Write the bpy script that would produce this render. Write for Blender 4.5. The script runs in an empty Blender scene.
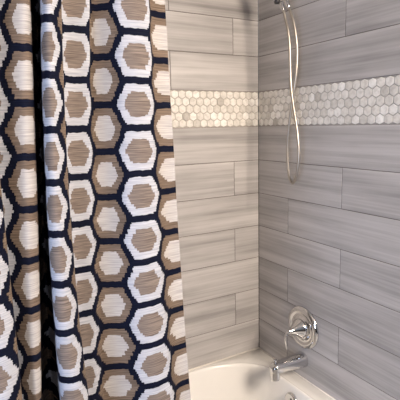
import bpy, bmesh, math, random
from mathutils import Vector, Matrix

random.seed(7)
SC = bpy.context.scene
COL = SC.collection
PI = math.pi


# ------------------------------------------------------------------ helpers
def link(name, me, mats=None, parent=None):
    o = bpy.data.objects.new(name, me)
    COL.objects.link(o)
    for m in (mats if isinstance(mats, (list, tuple)) else [mats]):
        if m:
            me.materials.append(m)
    if parent:
        o.parent = parent
    return o


def obj(name, bm, mats, parent=None, smooth=True):
    bmesh.ops.recalc_face_normals(bm, faces=bm.faces)
    me = bpy.data.meshes.new(name)
    bm.to_mesh(me)
    bm.free()
    if smooth:
        for p in me.polygons:
            p.use_smooth = True
    return link(name, me, mats, parent)


def empty(name, loc):
    o = bpy.data.objects.new(name, None)
    o.empty_display_size = .05
    o.location = loc
    COL.objects.link(o)
    return o


def tag(o, label=None, cat=None, group=None, kind=None):
    for k, v in (('label', label), ('category', cat), ('group', group), ('kind', kind)):
        if v:
            o[k] = v
    return o


def box(bm, lo, hi, mat=0):
    vs = [bm.verts.new((x, y, z)) for x in (lo[0], hi[0]) for y in (lo[1], hi[1]) for z in (lo[2], hi[2])]
    fs = []
    for q in ((0, 1, 3, 2), (4, 6, 7, 5), (0, 4, 5, 1), (2, 3, 7, 6), (0, 2, 6, 4), (1, 5, 7, 3)):
        f = bm.faces.new([vs[i] for i in q])
        f.material_index = mat
        fs.append(f)
    return fs


def lathe(bm, prof, n=48, M=None, caps=True):
    """prof: list of (radius, height) revolved round the local z axis."""
    M = M or Matrix()
    rings = []
    for r, h in prof:
        if r < 1e-6:
            rings.append([bm.verts.new(M @ Vector((0, 0, h)))])
        else:
            rings.append([bm.verts.new(M @ Vector((r * math.cos(2 * PI * i / n), r * math.sin(2 * PI * i / n), h)))
                          for i in range(n)])
    for a, b in zip(rings, rings[1:]):
        for i in range(n):
            j = (i + 1) % n
            if len(a) == 1 and len(b) == 1:
                continue
            if len(a) == 1:
                bm.faces.new((a[0], b[i], b[j]))
            elif len(b) == 1:
                bm.faces.new((a[i], a[j], b[0]))
            else:
                bm.faces.new((a[i], a[j], b[j], b[i]))
    if caps:
        for r in (rings[0], rings[-1]):
            if len(r) > 2:
                bm.faces.new(r)


def catmull(P, sub):
    P = [Vector(p) for p in P]
    out = []
    for i in range(len(P) - 1):
        p0, p1, p2, p3 = P[max(i - 1, 0)], P[i], P[i + 1], P[min(i + 2, len(P) - 1)]
        for k in range(sub):
            t = k / sub
            out.append(.5 * ((2 * p1) + (p2 - p0) * t + (2 * p0 - 5 * p1 + 4 * p2 - p3) * t * t
                             + (-p0 + 3 * p1 - 3 * p2 + p3) * t ** 3))
    out.append(P[-1].copy())
    return out


def sweep(bm, path, rad, n=12, flat=None):
    """tube along path; rad is a number or a list of (a, b) half sizes."""
    T = [(path[min(i + 1, len(path) - 1)] - path[max(i - 1, 0)]).normalized() for i in range(len(path))]
    N = Vector((0, 1, 0)) if abs(T[0].y) < .9 else Vector((0, 0, 1))
    rings = []
    for i, p in enumerate(path):
        N = (N - T[i] * N.dot(T[i])).normalized()
        B = T[i].cross(N)
        a, b = rad[i] if isinstance(rad, list) else (rad, rad)
        rings.append([bm.verts.new(p + N * a * math.cos(2 * PI * k / n) + B * b * math.sin(2 * PI * k / n))
                      for k in range(n)])
    for a, b in zip(rings, rings[1:]):
        for k in range(n):
            bm.faces.new((a[k], a[(k + 1) % n], b[(k + 1) % n], b[k]))
    bm.faces.new(rings[0])
    bm.faces.new(rings[-1])


# ------------------------------------------------------------------ materials
class NT:
    def __init__(s, name):
        s.m = bpy.data.materials.new(name)
        s.m.use_nodes = True
        s.t = s.m.node_tree
        s.b = s.t.nodes['Principled BSDF']

    def n(s, kind, **kw):
        nd = s.t.nodes.new(kind)
        for k, v in kw.items():
            setattr(nd, k, v)
        return nd

    def put(s, sock, v):
        if hasattr(v, 'is_linked') or isinstance(v, bpy.types.NodeSocket):
            s.t.links.new(v, sock)
        else:
            sock.default_value = v

    def math(s, op, a, b=0.0, c=None):
        nd = s.n('ShaderNodeMath', operation=op)
        s.put(nd.inputs[0], a)
        s.put(nd.inputs[1], b)
        if c is not None:
            s.put(nd.inputs[2], c)
        return nd.outputs[0]

    def mix(s, f, a, b, mode='MIX'):
        nd = s.n('ShaderNodeMix', data_type='RGBA', blend_type=mode)
        s.put(nd.inputs[0], f)
        s.put(nd.inputs[6], a)
        s.put(nd.inputs[7], b)
        return nd.outputs[2]

    def noise(s, vec, scale, detail=3, rough=.55, dims='3D'):
        nd = s.n('ShaderNodeTexNoise', noise_dimensions=dims)
        s.put(nd.inputs['Vector'], vec)
        nd.inputs['Scale'].default_value = scale
        nd.inputs['Detail'].default_value = detail
        nd.inputs['Roughness'].default_value = rough
        return nd.outputs[0]

    def mapping(s, vec, scale):
        nd = s.n('ShaderNodeMapping')
        s.put(nd.inputs['Vector'], vec)
        nd.inputs['Scale'].default_value = scale
        return nd.outputs[0]

    def ramp(s, f, stops):
        nd = s.n('ShaderNodeValToRGB')
        e = nd.color_ramp.elements
        while len(e) < len(stops):
            e.new(.5)
        for el, (p, c) in zip(e, stops):
            el.position = p
            el.color = c
        s.put(nd.inputs[0], f)
        return nd.outputs[0]

    def bump(s, h, strength, dist=.002):
        nd = s.n('ShaderNodeBump')
        nd.inputs['Strength'].default_value = strength
        nd.inputs['Distance'].default_value = dist
        s.put(nd.inputs['Height'], h)
        s.t.links.new(nd.outputs[0], s.b.inputs['Normal'])


def C(r, g, b):
    return (r, g, b, 1)


def plain(name, col, rough, metal=0.0, noise_amt=.04, scale=30, coat=0.0):
    k = NT(name)
    tc = k.n('ShaderNodeTexCoord').outputs['Object']
    f = k.noise(tc, scale)
    c2 = tuple(min(1, x * (1 - noise_amt * 2)) for x in col)
    k.put(k.b.inputs['Base Color'], k.mix(f, C(*col), C(*c2)))
    k.b.inputs['Roughness'].default_value = rough
    k.b.inputs['Metallic'].default_value = metal
    k.b.inputs['Coat Weight'].default_value = coat
    return k.m


def stone_tile(name):
    """linear-grain grey stone look; grain runs along the tile, each tile differs (UV = metres + per-tile offset)."""
    k = NT(name)
    uv = k.n('ShaderNodeUVMap', uv_map='UVMap').outputs[0]
    at = k.n('ShaderNodeAttribute', attribute_name='seed', attribute_type='GEOMETRY').outputs['Fac']
    wide = k.noise(k.mapping(uv, (.8, 21, 1)), 1, 3, .55)
    fine = k.noise(k.mapping(uv, (2.5, 105, 1)), 1, 4, .6)
    cloud = k.noise(k.mapping(uv, (4, 9, 1)), 1, 3, .5)
    f = k.math('ADD', k.math('MULTIPLY', wide, .56), k.math('MULTIPLY', fine, .27))
    f = k.math('ADD', f, k.math('MULTIPLY', cloud, .17))
    col = k.ramp(f, [(.33, C(.262, .250, .251)), (.45, C(.395, .380, .381)), (.55, C(.508, .490, .491)), (.68, C(.605, .585, .584))])
    tint = k.math('MULTIPLY_ADD', at, .16, .92)
    col = k.mix(1.0, col, k.ramp(tint, [(0, C(0, 0, 0)), (1, C(1, 1, 1))]), 'MULTIPLY')
    k.put(k.b.inputs['Base Color'], col)
    k.b.inputs['Roughness'].default_value = .42
    k.bump(fine, .08, .001)
    return k.m


def hex_marble(name):
    k = NT(name)
    at = k.n('ShaderNodeAttribute', attribute_name='seed', attribute_type='GEOMETRY').outputs['Fac']
    tc = k.n('ShaderNodeTexCoord').outputs['Object']
    vein = k.noise(tc, 60, 4, .6)
    base = k.ramp(at, [(0, C(.52, .495, .465)), (.18, C(.66, .635, .60)), (.5, C(.77, .745, .71)),
                       (.78, C(.85, .83, .80)), (1, C(.94, .93, .91))])
    v = k.ramp(vein, [(.35, C(.80, .79, .78)), (.55, C(1, 1, 1))])
    k.put(k.b.inputs['Base Color'], k.mix(1.0, base, v, 'MULTIPLY'))
    k.b.inputs['Roughness'].default_value = .28
    return k.m


def curtain_fabric(name):
    """ikat honeycomb print: columns of hexagons, odd columns white ringed, even columns brown ringed."""
    k = NT(name)
    uv = k.n('ShaderNodeUVMap', uv_map='UVMap').outputs[0]
    sp = k.n('ShaderNodeSeparateXYZ')
    k.put(sp.inputs[0], uv)
    u, v = sp.outputs[0], sp.outputs[1]
    # woven steps: the outline jumps sideways every few threads
    vs = k.math('DIVIDE', k.math('FLOOR', k.math('MULTIPLY', v, 18)), 18)
    vs = k.math('ADD', vs, 1 / 36)
    wn = k.n('ShaderNodeTexWhiteNoise', noise_dimensions='2D')
    cb = k.n('ShaderNodeCombineXYZ')
    k.put(cb.inputs[0], k.math('FLOOR', k.math('MULTIPLY', u, 2.0)))
    k.put(cb.inputs[1], k.math('FLOOR', k.math('MULTIPLY', v, 18)))
    k.put(wn.inputs['Vector'], cb.outputs[0])
    jit = k.math('MULTIPLY', k.math('SUBTRACT', wn.outputs['Value'], .5), .055)
    thr = k.noise(k.mapping(uv, (3, 70, 1)), 1, 2, .6)
    jit = k.math('ADD', jit, k.math('MULTIPLY', k.math('SUBTRACT', thr, .5), .05))
    uj = k.math('ADD', u, jit)
    # v edges stay straighter but wander slowly along u
    wav = k.noise(k.mapping(uv, (4.5, 1.5, 1)), 1, 2, .5)
    vj = k.math('ADD', v, k.math('MULTIPLY', k.math('SUBTRACT', wav, .5), .07))

    def cell(par, voff):
        uu = k.math('SUBTRACT', uj, float(par))
        ku = k.math('MULTIPLY', k.math('ROUND', k.math('DIVIDE', uu, 2.0)), 2.0)
        du = k.math('ABSOLUTE', k.math('SUBTRACT', uu, ku))
        va = k.math('ADD', vs, voff)
        vb = k.math('ADD', vj, voff)
        # distance to the nearest row centre (row centres at .5 + n)
        fr = lambda q: k.math('ABSOLUTE', k.math('SUBTRACT', k.math('FRACT', q), .5))
        slant = k.math('ADD', k.math('MULTIPLY', du, 1.5), fr(va))
        return k.math('MAXIMUM', k.math('MULTIPLY', fr(vb), 2.0), slant)

    mo = cell(1, 0.0)      # white-ringed columns, bars at whole v
    me = cell(0, 0.5)      # brown-ringed columns, half a step off
    odd = k.math('LESS_THAN', mo, me)
    m = k.math('MINIMUM', mo, me)
    streak = k.noise(k.mapping(uv, (1.2, 46, 1)), 1, 3, .6)
    streak = k.math('MULTIPLY_ADD', streak, 2.4, -.62)
    streak = k.math('MINIMUM', k.math('MAXIMUM', streak, 0.0), 1.0)
    white = k.mix(streak, C(.24, .255, .305), C(.455, .475, .54))
    cream = k.mix(streak, C(.25, .24, .245), C(.485, .47, .475))
    brown = k.mix(streak, C(.058, .044, .036), C(.200, .152, .121))
    taupe = k.mix(streak, C(.062, .050, .046), C(.232, .192, .174))
    navy = k.mix(streak, C(.0025, .0035, .009), C(.006, .008, .021))
    ring = k.mix(odd, brown, white)
    core = k.mix(odd, cream, taupe)
    incore = k.math('LESS_THAN', m, .535)
    inring = k.math('LESS_THAN', m, .852)
    col = k.mix(incore, ring, core)
    col = k.mix(inring, navy, col)
    k.put(k.b.inputs['Base Color'], col)
    k.b.inputs['Roughness'].default_value = .72
    k.b.inputs['Specular IOR Level'].default_value = .05
    ribs = k.noise(k.mapping(uv, (2, 120, 1)), 1, 2, .6)
    k.bump(ribs, .25, .002)
    return k.m


M_tile = stone_tile('grey_linear_stone')
M_hex = hex_marble('hex_marble')
M_grout = plain('tile_grout', (.145, .125, .115), .85)
M_hexgrout = plain('mosaic_grout', (.47, .44, .41), .85)
M_paint = plain('wall_paint', (.72, .69, .64), .8)
M_ceil = plain('ceiling_paint', (.50, .48, .46), .85)
M_floor = plain('floor_tile', (.42, .38, .34), .45, scale=6, noise_amt=.12)
M_tub = plain('tub_enamel', (.91, .90, .885), .20, noise_amt=.01, coat=.4)
M_caulk = plain('white_caulk', (.88, .85, .80), .5)
M_chrome = plain('polished_chrome', (.66, .66, .67), .04, metal=1, noise_amt=.01)
M_dark = plain('dark_rubber', (.03, .03, .035), .45)
M_hose = plain('steel_hose', (.50, .465, .42), .38, metal=1, noise_amt=.05, scale=400)
M_rod = plain('brushed_rod', (.62, .60, .58), .25, metal=1)
M_cloth = curtain_fabric('honeycomb_curtain_fabric')

# ------------------------------------------------------------------ the tiled walls
H = .1521
K0 = 2.018
ZB_TOP = K0 - 2 * H            # top of the mosaic band
ZB_BOT = ZB_TOP - .1523
CEIL = 2.47
GAP = .0011                    # half a grout joint
TH = .009                      # tile thickness


def tile_rows():
    rows = []                  # (z0, z1, staggered?)
    rows.append((K0 + 2 * H, K0 + 3 * H - .01, 'B'))
    rows.append((K0 + H, K0 + 2 * H, 'B'))
    rows[-1] = (K0 + H, K0 + 2 * H, 'B')
    rows[-2] = (K0 + 2 * H, CEIL, 'A')
    rows.append((K0, K0 + H, 'A'))
    rows.append((K0 - H, K0, 'B'))
    rows.append((K0 - 2 * H, K0 - H, 'A'))
    st = 'A'
    z = ZB_BOT
    while z > .02:
        z0 = max(z - H, 0.0)
        rows.append((z0, z, st))
        st = 'B' if st == 'A' else 'A'
        z -= H
    return rows


def tiled_wall(name, P, length, jA, jB, step):
    """P(s, z, d): point on the wall, s metres from the corner, d metres out of the wall face (negative = into it)."""
    bm = bmesh.new()
    uvl = bm.loops.layers.uv.new('UVMap')
    seed = bm.verts.layers.float.new('seed')

    def prism(poly, mat, sd, uoff, bevel=.0012):
        """poly in (s, z); a little bevel round its face."""
        cs = sum(p[0] for p in poly) / len(poly)
        cz = sum(p[1] for p in poly) / len(poly)

        def shrink(p):
            dx, dz = p[0] - cs, p[1] - cz
            L = math.hypot(dx, dz)
            if len(poly) == 4:
                return (p[0] - math.copysign(bevel, dx), p[1] - math.copysign(bevel, dz))
            return (p[0] - dx / L * bevel, p[1] - dz / L * bevel)
        A = [(p, -TH) for p in poly]
        B = [(p, -bevel) for p in poly]
        D = [(shrink(p), 0.0) for p in poly]
        rings = []
        for R in (A, B, D):
            r = []
            for (s, z), d in R:
                vv = bm.verts.new(P(s, z, d))
                vv[seed] = sd
                r.append((vv, s, z))
            rings.append(r)
        fs = []
        n = len(poly)
        for a, b in zip(rings, rings[1:]):
            for i in range(n):
                j = (i + 1) % n
                fs.append([a[i], a[j], b[j], b[i]])
        fs.append(rings[-1])
        for q in fs:
            f = bm.faces.new([x[0] for x in q])
            f.material_index = mat
            for lp, x in zip(f.loops, q):
                lp[uvl].uv = (x[1] + uoff[0], x[2] + uoff[1])

    # backing (grout level)
    def slab(z0, z1, d, mat):
        q = [(0, z0), (length, z0), (length, z1), (0, z1)]
        f = bm.faces.new([bm.verts.new(P(s, z, d)) for s, z in q])
        f.material_index = mat
        f2 = bm.faces.new([bm.verts.new(P(s, z, -.10)) for s, z in q])
        f2.material_index = 1
    slab(0, ZB_BOT, -.0016, 1)
    slab(ZB_BOT, ZB_TOP, -.0030, 3)
    slab(ZB_TOP, CEIL, -.0016, 1)
    for z0, z1, st in tile_rows():
        cuts = [0.0]
        s = jA if st == 'A' else jB
        while s < length - .02:
            cuts.append(s)
            s += step
        cuts.append(length)
        for a, b in zip(cuts, cuts[1:]):
            prism([(a + GAP, z0 + GAP), (b - GAP, z0 + GAP), (b - GAP, z1 - GAP), (a + GAP, z1 - GAP)],
                  0, random.random(), (random.uniform(0, 40), random.uniform(0, 40)))
    # the mosaic band: five rows of upright hexagons
    W, RP = .0333, .0300
    hs = W / 2 - .0014
    hz = .0194 - .0014
    zc0 = (ZB_TOP + ZB_BOT) / 2
    for r in range(-2, 3):
        zc = zc0 + r * RP
        off = (W * .5 if r % 2 else 0) + .0185 - .0333
        i = 0
        while off + i * W < length - W * .2:
            c = off + i * W
            i += 1
            poly = [(c, zc - hz), (c + hs, zc - hz * .5), (c + hs, zc + hz * .5), (c, zc + hz),
                    (c - hs, zc + hz * .5), (c - hs, zc - hz * .5)]
            poly = [(min(max(s, .001), length), min(max(z, ZB_BOT + .0008), ZB_TOP - .0008)) for s, z in poly]
            if max(p[0] for p in poly) - min(p[0] for p in poly) < .006:
                continue
            # drop doubled corners made by the clamp
            q = []
            for p in poly:
                if not q or math.hypot(p[0] - q[-1][0], p[1] - q[-1][1]) > 1e-4:
                    q.append(p)
            if math.hypot(q[0][0] - q[-1][0], q[0][1] - q[-1][1]) < 1e-4:
                q.pop()
            prism(q, 2, min(1, max(0, random.gauss(.55, .24))), (0, 0), .0016)
    me = bpy.data.meshes.new(name)
    bm.to_mesh(me)
    bm.free()
    return tag(link(name, me, [M_tile, M_grout, M_hex, M_hexgrout]), kind='structure')


TUB_L, TUB_W, RIM = 1.52, .765, .50
tiled_wall('wall_back', lambda s, z, d: (-s, -d, z), 1.53, .434, .134, .600)
tiled_wall('wall_right', lambda s, z, d: (-d, -s, z), .86, .2037, .4980, .600)
tiled_wall('wall_left', lambda s, z, d: (-1.53 + d, -s, z), .86, .30, .60, .600)


def struct_box(name, lo, hi, m):
    bm = bmesh.new()
    box(bm, lo, hi)
    return tag(obj(name, bm, m, smooth=False), kind='structure')


struct_box('floor', (-2.6, -2.9, -.05), (.1, .1, 0), M_floor)
struct_box('ceiling', (-2.6, -2.9, CEIL), (.1, .1, CEIL + .05), M_ceil)
struct_box('wall_right_front', (0, -2.9, 0), (.1, -.861, CEIL), M_paint)
struct_box('wall_left_return', (-2.6, -.86, 0), (-1.531, -.76, CEIL), M_paint)

# thin bead of caulk where the tub meets the walls
bm = bmesh.new()
sweep(bm, [Vector((-1.515, -.0035, RIM + .001)), Vector((-.006, -.0035, RIM + .001))], .0042, 8)
tag(obj('trim_1', bm, M_caulk), kind='structure')
bm = bmesh.new()
sweep(bm, [Vector((-.003, -.006, RIM + .0005)), Vector((-.003, -.755, RIM + .0005))], .0026, 8)
tag(obj('trim_2', bm, M_caulk), kind='structure')

# ------------------------------------------------------------------ bathtub
tub = empty('bathtub', (-TUB_L / 2, -TUB_W / 2, 0))
tag(tub, 'white bathtub with rounded basin set against the grey tiled walls', 'bathtub')
T0 = Vector(tub.location)


def corner_loop(x0, x1, y0, y1, a, b, z, n=14, square=False):
    """closed loop, counter-clockwise from the +x/+y corner; a, b = elliptical corner radii."""
    out = []
    for sx, sy, t0 in ((1, 1, 0), (-1, 1, 1), (-1, -1, 2), (1, -1, 3)):
        cx = x1 - a if sx > 0 else x0 + a
        cy = y1 - b if sy > 0 else y0 + b
        for i in range(n + 1):
            th = (t0 + i / n) * PI / 2
            if square:
                t = math.tan((i / n) * PI / 2) if i < n else 1e9
                c, s = math.cos(th), math.sin(th)
                mx = max(abs(c), abs(s))
                px, py = c / mx, s / mx
            else:
                px, py = math.cos(th), math.sin(th)
            out.append(Vector((cx + a * px, cy + b * py, z)))
    return out


def bridge(bm, A, B):
    n = len(A)
    for i in range(n):
        j = (i + 1) % n
        bm.faces.new((A[i], A[j], B[j], B[i]))


bm = bmesh.new()
X0, X1, Y0, Y1 = -1.525, -.0005, -TUB_W, -.0005
ix0, ix1, iy0, iy1 = -1.43, -.079, -.69, -.026
ca, cb_ = .285, .185
loops = []
# apron and outer edge
for ins, z in ((.012, .003), (.012, .40), (.002, .43), (0, .44), (0, RIM - .012), (.0025, RIM - .004), (.008, RIM)):
    loops.append(corner_loop(X0, X1, Y0 + ins, Y1, ca, cb_, z, square=True))
# rim, lip and basin
e = lambda ins, z, dx=0: corner_loop(ix0 + ins * 1.6, ix1 - ins, iy0 + ins, iy1 - ins, max(ca - ins * .55, .1), max(cb_ - ins * .35, .08), z)
for ins, z in ((-.0135, RIM), (-.010, RIM + .0002), (-.0065, RIM + .0026), (-.003, RIM + .0036), (.0005, RIM + .0026), (.0035, RIM - .001), (.0055, RIM - .006), (.0085, RIM - .016), (.0135, RIM - .036),
               (.027, RIM - .09), (.040, RIM - .17), (.058, RIM - .25), (.080, RIM - .31), (.11, RIM - .35),
               (.15, RIM - .372), (.21, RIM - .38)):
    loops.append(e(ins, z))
V = [[bm.verts.new(p - T0) for p in L] for L in loops]
for a, b in zip(V, V[1:]):
    bridge(bm, a, b)
bm.faces.new(V[-1])
bmesh.ops.remove_doubles(bm, verts=bm.verts, dist=1e-5)
shell = obj('tub_shell', bm, M_tub, tub)

# overflow plate on the sloping end wall of the basin, below the spout
ovc = Vector((-.103, -.352, .449))
ax = Vector((-1, 0, .14)).normalized()
Mo = Matrix.Translation(ovc - T0) @ ax.to_track_quat('Z', 'Y').to_matrix().to_4x4()
bm = bmesh.new()
lathe(bm, [(.036, -.004), (.036, .003), (.034, .0065), (.028, .0085), (.014, .009), (0, .009)], 40, Mo)
ov = tag(obj('overflow_plate', bm, M_chrome, tub), 'round chrome overflow plate')
bm = bmesh.new()
lathe(bm, [(.005, .008), (.005, .0105), (.0035, .0115), (0, .0115)], 16, Mo @ Matrix.Translation((.006, .014, 0)))
obj('screw', bm, M_dark, ov)
bm = bmesh.new()
lathe(bm, [(.036, -.002), (.036, .002), (.030, .0045), (.026, .001), (0, .001)], 36,
      Matrix.Translation(Vector((-.33, -.36, RIM - .38)) - T0))
obj('drain', bm, M_chrome, tub)

# ------------------------------------------------------------------ shower valve on the right wall
VY, VZ = -.308, .7265
Mx = lambda p: Matrix.Translation(p) @ Vector((-1, 0, 0)).to_track_quat('Z', 'Y').to_matrix().to_4x4()
valve = empty('shower_valve', (0, VY, VZ))
tag(valve, 'round chrome single-handle shower valve on the grey tiles above the tub spout', 'shower valve')
bm = bmesh.new()
lathe(bm, [(.089, .0005), (.0895, .004), (.088, .009), (.083, .0135), (.076, .016), (.068, .0165), (.064, .014), (.060, .0125),
           (.052, .0135), (.046, .017), (.042, .0185), (.036, .019), (.0, .019)], 72, Mx((0, 0, 0)))
obj('escutcheon', bm, M_chrome, valve)
bm = bmesh.new()
lathe(bm, [(.0400, .018), (.0395, .024), (.0365, .029), (.030, .038), (.0225, .050), (.0165, .062), (.012, .073), (.0095, .081),
           (.0078, .086), (.004, .089), (0, .0895)], 48, Mx((0, 0, 0)))
hub = obj('handle_hub', bm, M_chrome, valve)
bm = bmesh.new()
pth = catmull([(-.076, 0, 0), (-.085, .001, -.003), (-.093, .003, -.012), (-.096, .004, -.028), (-.094, .002, -.050), (-.089, -.002, -.076)], 8)
n_ = len(pth)
sweep(bm, pth, [(.0050 + .0022 * math.sin(PI * i / n_) if i < n_ - 2 else .003, .0030 if i < n_ - 2 else .0015) for i in range(n_)], 14)
obj('lever', bm, M_chrome, valve)

# ------------------------------------------------------------------ tub spout
SY, SZ = -.306, .5835
spout = empty('tub_spout', (0, SY, SZ))
tag(spout, 'chrome tub spout with a pull-up diverter, low on the right wall over the rim', 'tub spout')
bm = bmesh.new()
secs = []
# (x, centre z, half width, half height)
for x, zc, hw, hh in ((0, 0, .0315, .0300), (-.006, 0, .0325, .0310), (-.012, 0, .0315, .0300), (-.05, .001, .0290, .0268), (-.09, .003, .0268, .0245),
                      (-.128, .004, .0250, .0222), (-.150, .004, .0236, .0210), (-.162, .003, .0208, .0188), (-.169, .002, .0155, .0140), (-.172, .001, .007, .006)):
    ring = []
    for k in range(36):
        th = 2 * PI * k / 36
        c, s = math.cos(th), math.sin(th)
        p = 2.6
        ring.append(bm.verts.new((x, hw * math.copysign(abs(c) ** (2 / p), c), zc + hh * math.copysign(abs(s) ** (2 / p), s))))
    secs.append(ring)
for a, b in zip(secs, secs[1:]):
    for k in range(36):
        bm.faces.new((a[k], a[(k + 1) % 36], b[(k + 1) % 36], b[k]))
bm.faces.new(secs[0])
bm.faces.new(secs[-1])
obj('spout_body', bm, M_chrome, spout)
bm = bmesh.new()
lathe(bm, [(.0200, -.046), (.0195, -.047), (.0165, -.047), (.0165, -.041), (0, -.041)], 36, Matrix.Translation((-.1495, 0, .004)), caps=False)
lathe(bm, [(.0200, -.046), (.0212, -.040), (.0212, -.014), (.0205, .004)], 36, Matrix.Translation((-.1495, 0, .004)), caps=False)
obj('nozzle', bm, M_chrome, spout)
bm = bmesh.new()
lathe(bm, [(.0045, .018), (.0045, .028), (.0085, .029), (.0090, .0315), (.0085, .0355), (.0065, .0375), (0, .038)], 24, Matrix.Translation((-.149, 0, .003)))
obj('diverter_knob', bm, M_chrome, spout)

# ------------------------------------------------------------------ hand shower with its hose
HX = -.06
hs = empty('hand_shower', (0, -.255, 2.14))
tag(hs, 'chrome hand shower with a long looping metal hose hanging on the right wall', 'hand shower')
B0 = Vector(hs.location)


def loc(*p):
    return Vector(p) - B0


bm = bmesh.new()
lathe(bm, [(.030, 0), (.0305, .004), (.027, .009), (.018, .013), (.0115, .015), (0, .015)], 36, Mx((0, 0, 0)))
obj('wall_flange', bm, M_chrome, hs)
bm = bmesh.new()
sweep(bm, catmull([loc(-.004, -.255, 2.14), loc(-.03, -.255, 2.142), loc(-.055, -.252, 2.128), loc(-.066, -.249, 2.105), loc(-.068, -.246, 2.085)], 8), .0088, 14)
obj('shower_arm', bm, M_chrome, hs)
# diverter block with the cradle that holds the handset
bm = bmesh.new()
lathe(bm, [(.0, -.030), (.011, -.030), (.014, -.026), (.0165, -.018), (.0165, .016), (.0145, .022), (.011, .026), (0, .026)], 28,
      Matrix.Translation(loc(-.066, -.245, 2.075)))
lathe(bm, [(.0105, -.024), (.0105, .0), (.0105, .016)], 20,
      Matrix.Translation(loc(-.078, -.236, 2.066)) @ Matrix.Rotation(math.radians(62), 4, Vector((.6, .8, 0))))
obj('bracket', bm, M_chrome, hs)
# handset: grip slides through the cradle, spray head above the picture
bm = bmesh.new()
gp = [(-.074, -.222, 2.034), (-.080, -.218, 2.052), (-.090, -.212, 2.09), (-.104, -.204, 2.135), (-.124, -.196, 2.175), (-.150, -.188, 2.205)]
pth = catmull([loc(*p) for p in gp], 8)
m_ = len(pth) - 1
sweep(bm, pth, [(.0085 + .0045 * min(1, i / 6) + .002 * i / m_,) * 2 for i in range(m_ + 1)], 18)
hand = obj('handset', bm, M_chrome, hs)
bm = bmesh.new()
hd = loc(-.165, -.184, 2.206)
hax = Vector((-.62, .10, -.78)).normalized()
Mh = Matrix.Translation(hd) @ hax.to_track_quat('Z', 'Y').to_matrix().to_4x4()
lathe(bm, [(0, -.018), (.020, -.016), (.038, -.006), (.045, .004), (.045, .012), (.041, .016), (0, .016)], 40, Mh)
obj('spray_head', bm, M_chrome, hand)
bm = bmesh.new()
lathe(bm, [(.037, .0155), (.036, .0185), (0, .0185)], 36, Mh)
obj('spray_face', bm, M_dark, hand)
bm = bmesh.new()
lathe(bm, [(.0095, -.004), (.0115, .0), (.0115, .014), (.0095, .018)], 20, Matrix.Translation(loc(-.078, -.224, 2.034)))
obj('collar', bm, M_dark, hand)

# the hose: down from the handset, round a low loop, back up to the bracket
HOSE = [(-0.0720,-0.2463,2.0206), (-0.0700,-0.2558,1.9930), (-0.0680,-0.2624,1.9625),
        (-0.0660,-0.2749,1.9236), (-0.0640,-0.2817,1.8674), (-0.0620,-0.2828,1.8117),
        (-0.0620,-0.2865,1.7365), (-0.0620,-0.2946,1.6792), (-0.0620,-0.3091,1.6141),
        (-0.0620,-0.3258,1.5455), (-0.0620,-0.3364,1.4694), (-0.0620,-0.3332,1.4115),
        (-0.0620,-0.3241,1.3719), (-0.0620,-0.3140,1.3494), (-0.0620,-0.3024,1.3384),
        (-0.0600,-0.2888,1.3469), (-0.0567,-0.2740,1.3673), (-0.0533,-0.2617,1.4264),
        (-0.0500,-0.2572,1.4859), (-0.0500,-0.2655,1.5649), (-0.0500,-0.2767,1.6230),
        (-0.0500,-0.2889,1.6798), (-0.0500,-0.3039,1.7538), (-0.0500,-0.3086,1.8273),
        (-0.0550,-0.3096,1.8817), (-0.0600,-0.2989,1.9486), (-0.0650,-0.2815,1.9987),
        (-0.0700,-0.2729,2.0219)]
pts = [loc(*p) for p in HOSE]
pth = catmull(pts, 16)
bm = bmesh.new()
# fine spiral ribs of the metal jacket
fine = []
for a, b in zip(pth, pth[1:]):
    fine += [a, a.lerp(b, .5)]
fine.append(pth[-1])
sweep(bm, fine, [(.0054 + (.0004 if i % 2 else 0),) * 2 for i in range(len(fine))], 10)
hose = obj('hose', bm, M_hose, hs)
for (a, b, nm) in ((pts[0], pts[1], 'front'), (pts[-1], pts[-2], 'back')):
    d = (b - a).normalized()
    bm = bmesh.new()
    lathe(bm, [(.0075, -.012), (.0090, -.008), (.0090, .010), (.0078, .014), (.0068, .019), (.0056, .022)], 20,
          Matrix.Translation(a) @ d.to_track_quat('Z', 'Y').to_matrix().to_4x4())
    obj('hose_fitting', bm, M_chrome, hose)

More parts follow.
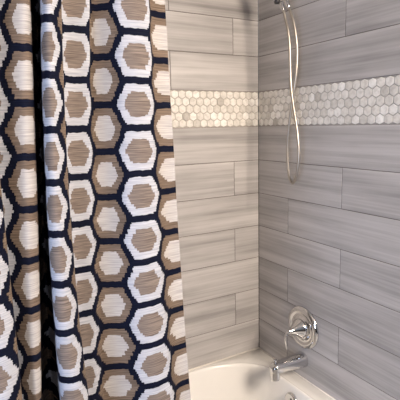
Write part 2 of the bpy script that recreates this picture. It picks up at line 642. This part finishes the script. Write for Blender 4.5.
# ------------------------------------------------------------------ shower curtain
# plan of the folds at three heights: (cloth column, y, (x,z) high, (x,z) middle, (x,z) low), measured in metres
FOLDS = [
(2.040,-0.7680,(-0.8171,1.8294),(-0.8035,1.4071),(-0.7813,0.9198)),
(1.880,-0.7690,(-0.8346,1.8272),(-0.8200,1.4089),(-0.8005,0.9269)),
(1.740,-0.7720,(-0.8501,1.8247),(-0.8358,1.4109),(-0.8150,0.9336)),
(1.650,-0.7800,(-0.8567,1.8221),(-0.8477,1.4132),(-0.8253,0.9415)),
(1.500,-0.7910,(-0.8633,1.8187),(-0.8573,1.4156),(-0.8356,0.9512)),
(1.333,-0.8000,(-0.8704,1.8157),(-0.8693,1.4180),(-0.8485,0.9606)),
(1.000,-0.8060,(-0.8990,1.8110),(-0.8985,1.4217),(-0.8814,0.9751)),
(0.667,-0.8000,(-0.9261,1.8094),(-0.9263,1.4237),(-0.9116,0.9821)),
(0.333,-0.7860,(-0.9440,1.8107),(-0.9435,1.4235),(-0.9350,0.9823)),
(0.000,-0.7720,(-0.9592,1.8124),(-0.9619,1.4235),(-0.9606,0.9832)),
(-0.333,-0.7640,(-0.9734,1.8127),(-0.9813,1.4244),(-0.9869,0.9877)),
(-0.420,-0.7680,(-0.9785,1.8112),(-0.9865,1.4254),(-0.9923,0.9918)),
(-0.550,-0.7800,(-0.9801,1.8081),(-0.9950,1.4279),(-1.0031,1.0022)),
(-0.667,-0.7830,(-0.9867,1.8066),(-1.0008,1.4289),(-1.0102,1.0063)),
(-1.000,-0.7820,(-1.0108,1.8042),(-1.0221,1.4309),(-1.0255,1.0109)),
(-1.300,-0.7850,(-1.0307,1.8012),(-1.0391,1.4330),(-1.0385,1.0170)),
(-1.650,-0.7950,(-1.0437,1.7973),(-1.0516,1.4356),(-1.0488,1.0261)),
(-2.000,-0.8120,(-1.0485,1.7927),(-1.0554,1.4382),(-1.0506,1.0362)),
(-2.333,-0.8280,(-1.0437,1.7894),(-1.0509,1.4399),(-1.0369,1.0405)),
(-2.667,-0.8460,(-1.0604,1.7832),(-1.0681,1.4440),(-1.0509,1.0553)),
(-3.000,-0.8500,(-1.0719,1.7809),(-1.0809,1.4459),(-1.0712,1.0644)),
(-3.250,-0.8380,(-1.0786,1.7831),(-1.0905,1.4452),(-1.0879,1.0635)),
(-3.360,-0.8120,(-1.0764,1.7895),(-1.0883,1.4415),(-1.0877,1.0489)),
(-3.420,-0.7650,(-1.0672,1.8018),(-1.0797,1.4343),(-1.0820,1.0208)),
(-3.500,-0.7300,(-1.0658,1.8104),(-1.0800,1.4297),(-1.0899,1.0039)),
(-3.600,-0.7420,(-1.0752,1.8065),(-1.0896,1.4322),(-1.1055,1.0159)),
(-3.680,-0.7850,(-1.0889,1.7946),(-1.1015,1.4392),(-1.1202,1.0449)),
(-3.760,-0.8150,(-1.0931,1.7869),(-1.1051,1.4436),(-1.1227,1.0625)),
(-4.000,-0.8260,(-1.1049,1.7830),(-1.1219,1.4467),(-1.1320,1.0718)),
(-4.333,-0.8180,(-1.1233,1.7828),(-1.1380,1.4473),(-1.1449,1.0717)),
(-4.667,-0.8060,(-1.1389,1.7839),(-1.1585,1.4477),(-1.1573,1.0693)),
(-5.000,-0.8030,(-1.1547,1.7828),(-1.1773,1.4492),(-1.1723,1.0727)),
(-5.600,-0.8150,(-1.1722,1.7780),(-1.1766,1.4507),(-1.1733,1.0798)),
(-6.050,-0.8320,(-1.1751,1.7736),(-1.1718,1.4525),(-1.1665,1.0869)),
(-6.420,-0.8500,(-1.1737,1.7694),(-1.1658,1.4543),(-1.1600,1.0947)),
(-6.850,-0.8660,(-1.1968,1.7630),(-1.1921,1.4591),(-1.1913,1.1143)),
(-7.500,-0.8500,(-1.2202,1.7642),(-1.2198,1.4597),(-1.2254,1.1170)),
(-8.000,-0.8100,(-1.2302,1.7726),(-1.2348,1.4559),(-1.2461,1.1018)),
(-8.500,-0.7850,(-1.2382,1.7777),(-1.2494,1.4540),(-1.2648,1.0943)),
(-9.000,-0.7760,(-1.2604,1.7773),(-1.2784,1.4557),(-1.3011,1.1016)),
(-9.500,-0.7850,(-1.2842,1.7725),(-1.3083,1.4599),(-1.3345,1.1181)),
(-10.000,-0.8150,(-1.2978,1.7638),(-1.3239,1.4655),(-1.3524,1.1409)),
(-10.600,-0.8450,(-1.3123,1.7549),(-1.3402,1.4711),(-1.3705,1.1638)),
(-11.200,-0.8200,(-1.3358,1.7583),(-1.3674,1.4705),(-1.4014,1.1604))]
YSH = 0.0


def quad(z, P):
    (a, za), (b, zb), (c, zc) = P
    zz = min(max(z, zc - .10), za + .05)
    v = a * (zz - zb) * (zz - zc) / ((za - zb) * (za - zc)) + b * (zz - za) * (zz - zc) / ((zb - za) * (zb - zc)) \
        + c * (zz - za) * (zz - zb) / ((zc - za) * (zc - zb))
    return v


ROD_Z = 2.06
Z_TOP, Z_BOT = 2.046, .16
NZ, SUB = 96, 9
bm = bmesh.new()
uvl = bm.loops.layers.uv.new('UVMap')
rows = []
for iz in range(NZ + 1):
    z = Z_BOT + (Z_TOP - Z_BOT) * iz / NZ
    pl = catmull([(quad(z, (h, m_, l)), y + YSH, u) for u, y, h, m_, l in FOLDS], SUB)
    row = []
    for i, p in enumerate(pl):
        w = .0012 * math.sin(9 * z + 1.7 * p.z) + .0008 * math.sin(23 * z - 2.3 * p.z)
        # the two layers inside the near fold stay a little apart
        low = max(0, min(1, (.95 - z) / .35))
        yy = p.y + w
        if yy > -.782:
            yy += (-.782 - yy) * low
        vtx = bm.verts.new((p.x, yy, z))
        row.append((vtx, p.z))
    rows.append((z, row))
for (za, A), (zb, B) in zip(rows, rows[1:]):
    for i in range(len(A) - 1):
        f = bm.faces.new((A[i][0], A[i + 1][0], B[i + 1][0], B[i][0]))
        for lp, (q, zz) in zip(f.loops, ((A[i], za), (A[i + 1], za), (B[i + 1], zb), (B[i], zb))):
            sag = .006 * max(0, (1.3 - zz)) * math.cos(PI * q[1])
            lp[uvl].uv = (q[1], 20 + (zz - 1.7523 - sag) / .0922)
bm.normal_update()
me = bpy.data.meshes.new('shower_curtain')
bm.to_mesh(me)
bm.free()
for p in me.polygons:
    p.use_smooth = True
curtain = link('shower_curtain', me, M_cloth)
tag(curtain, 'fabric shower curtain with navy, white and brown honeycomb print, bunched to the left', 'shower curtain')
# curtain rod above the picture and rings for the cloth
bm = bmesh.new()
sweep(bm, [Vector((-1.529, -.80, ROD_Z)), Vector((-.001, -.80, ROD_Z))], .0125, 20)
rod = tag(obj('curtain_rod', bm, M_rod), 'straight metal rod carrying the honeycomb shower curtain', 'curtain rod')

# ------------------------------------------------------------------ light
def area(name, loc_, target, size, power, col):
    L = bpy.data.lights.new(name, 'AREA')
    L.shape = 'DISK'
    L.size = size
    L.energy = power
    L.color = col
    o = bpy.data.objects.new(name, L)
    COL.objects.link(o)
    o.location = loc_
    o.rotation_euler = (Vector(target) - Vector(loc_)).to_track_quat('-Z', 'Y').to_euler()
    return o


area('vanity_lamp', (-.20, -2.40, 2.22), (-.45, 0, 1.1), .65, 67, (1.0, .84, .675))
area('window_daylight', (-2.45, -1.9, 1.15), (-.8, -.7, .95), .9, 29, (.66, .77, 1.0))


W = bpy.data.worlds.new('bathroom_ambient')
SC.world = W
W.use_nodes = True
nt = W.node_tree
bg = nt.nodes['Background']
tc = nt.nodes.new('ShaderNodeTexCoord')
sep = nt.nodes.new('ShaderNodeSeparateXYZ')
rm = nt.nodes.new('ShaderNodeValToRGB')
nt.links.new(tc.outputs['Generated'], sep.inputs[0])
mp = nt.nodes.new('ShaderNodeMapRange')
mp.inputs[1].default_value = -1
mp.inputs[2].default_value = 1
nt.links.new(sep.outputs[2], mp.inputs[0])
nt.links.new(mp.outputs[0], rm.inputs[0])
e_ = rm.color_ramp.elements
e_[0].position, e_[0].color = .42, (.05, .043, .04, 1)
e_[1].position, e_[1].color = .72, (.86, .88, .95, 1)
em = e_.new(.54)
em.color = (.30, .29, .30, 1)
nt.links.new(rm.outputs[0], bg.inputs[0])
bg.inputs[1].default_value = .34

# ------------------------------------------------------------------ camera
cam = bpy.data.cameras.new('camera')
cam.sensor_width = 36
cam.lens = 449.44 / 400 * 36
cam.shift_x = -.9 / 400
cam.shift_y = -12.1 / 400
cam.clip_start = .01
co = bpy.data.objects.new('camera', cam)
COL.objects.link(co)
yaw, pit, rol = math.radians(29.5199), math.radians(-7.8826), math.radians(-1.1798)
fwd = Vector((math.sin(yaw) * math.cos(pit), math.cos(yaw) * math.cos(pit), math.sin(pit)))
r0 = Vector((math.cos(yaw), -math.sin(yaw), 0))
u0 = r0.cross(fwd)
R_ = r0 * math.cos(rol) + u0 * math.sin(rol)
U_ = -r0 * math.sin(rol) + u0 * math.cos(rol)
mw = Matrix((R_, U_, -fwd)).transposed().to_4x4()
mw.translation = Vector((-1.2412, -1.6520, 1.5695))
co.matrix_world = mw
SC.camera = co
SC.view_settings.view_transform = 'Standard'
SC.view_settings.look = 'None'
SC.view_settings.exposure = .16
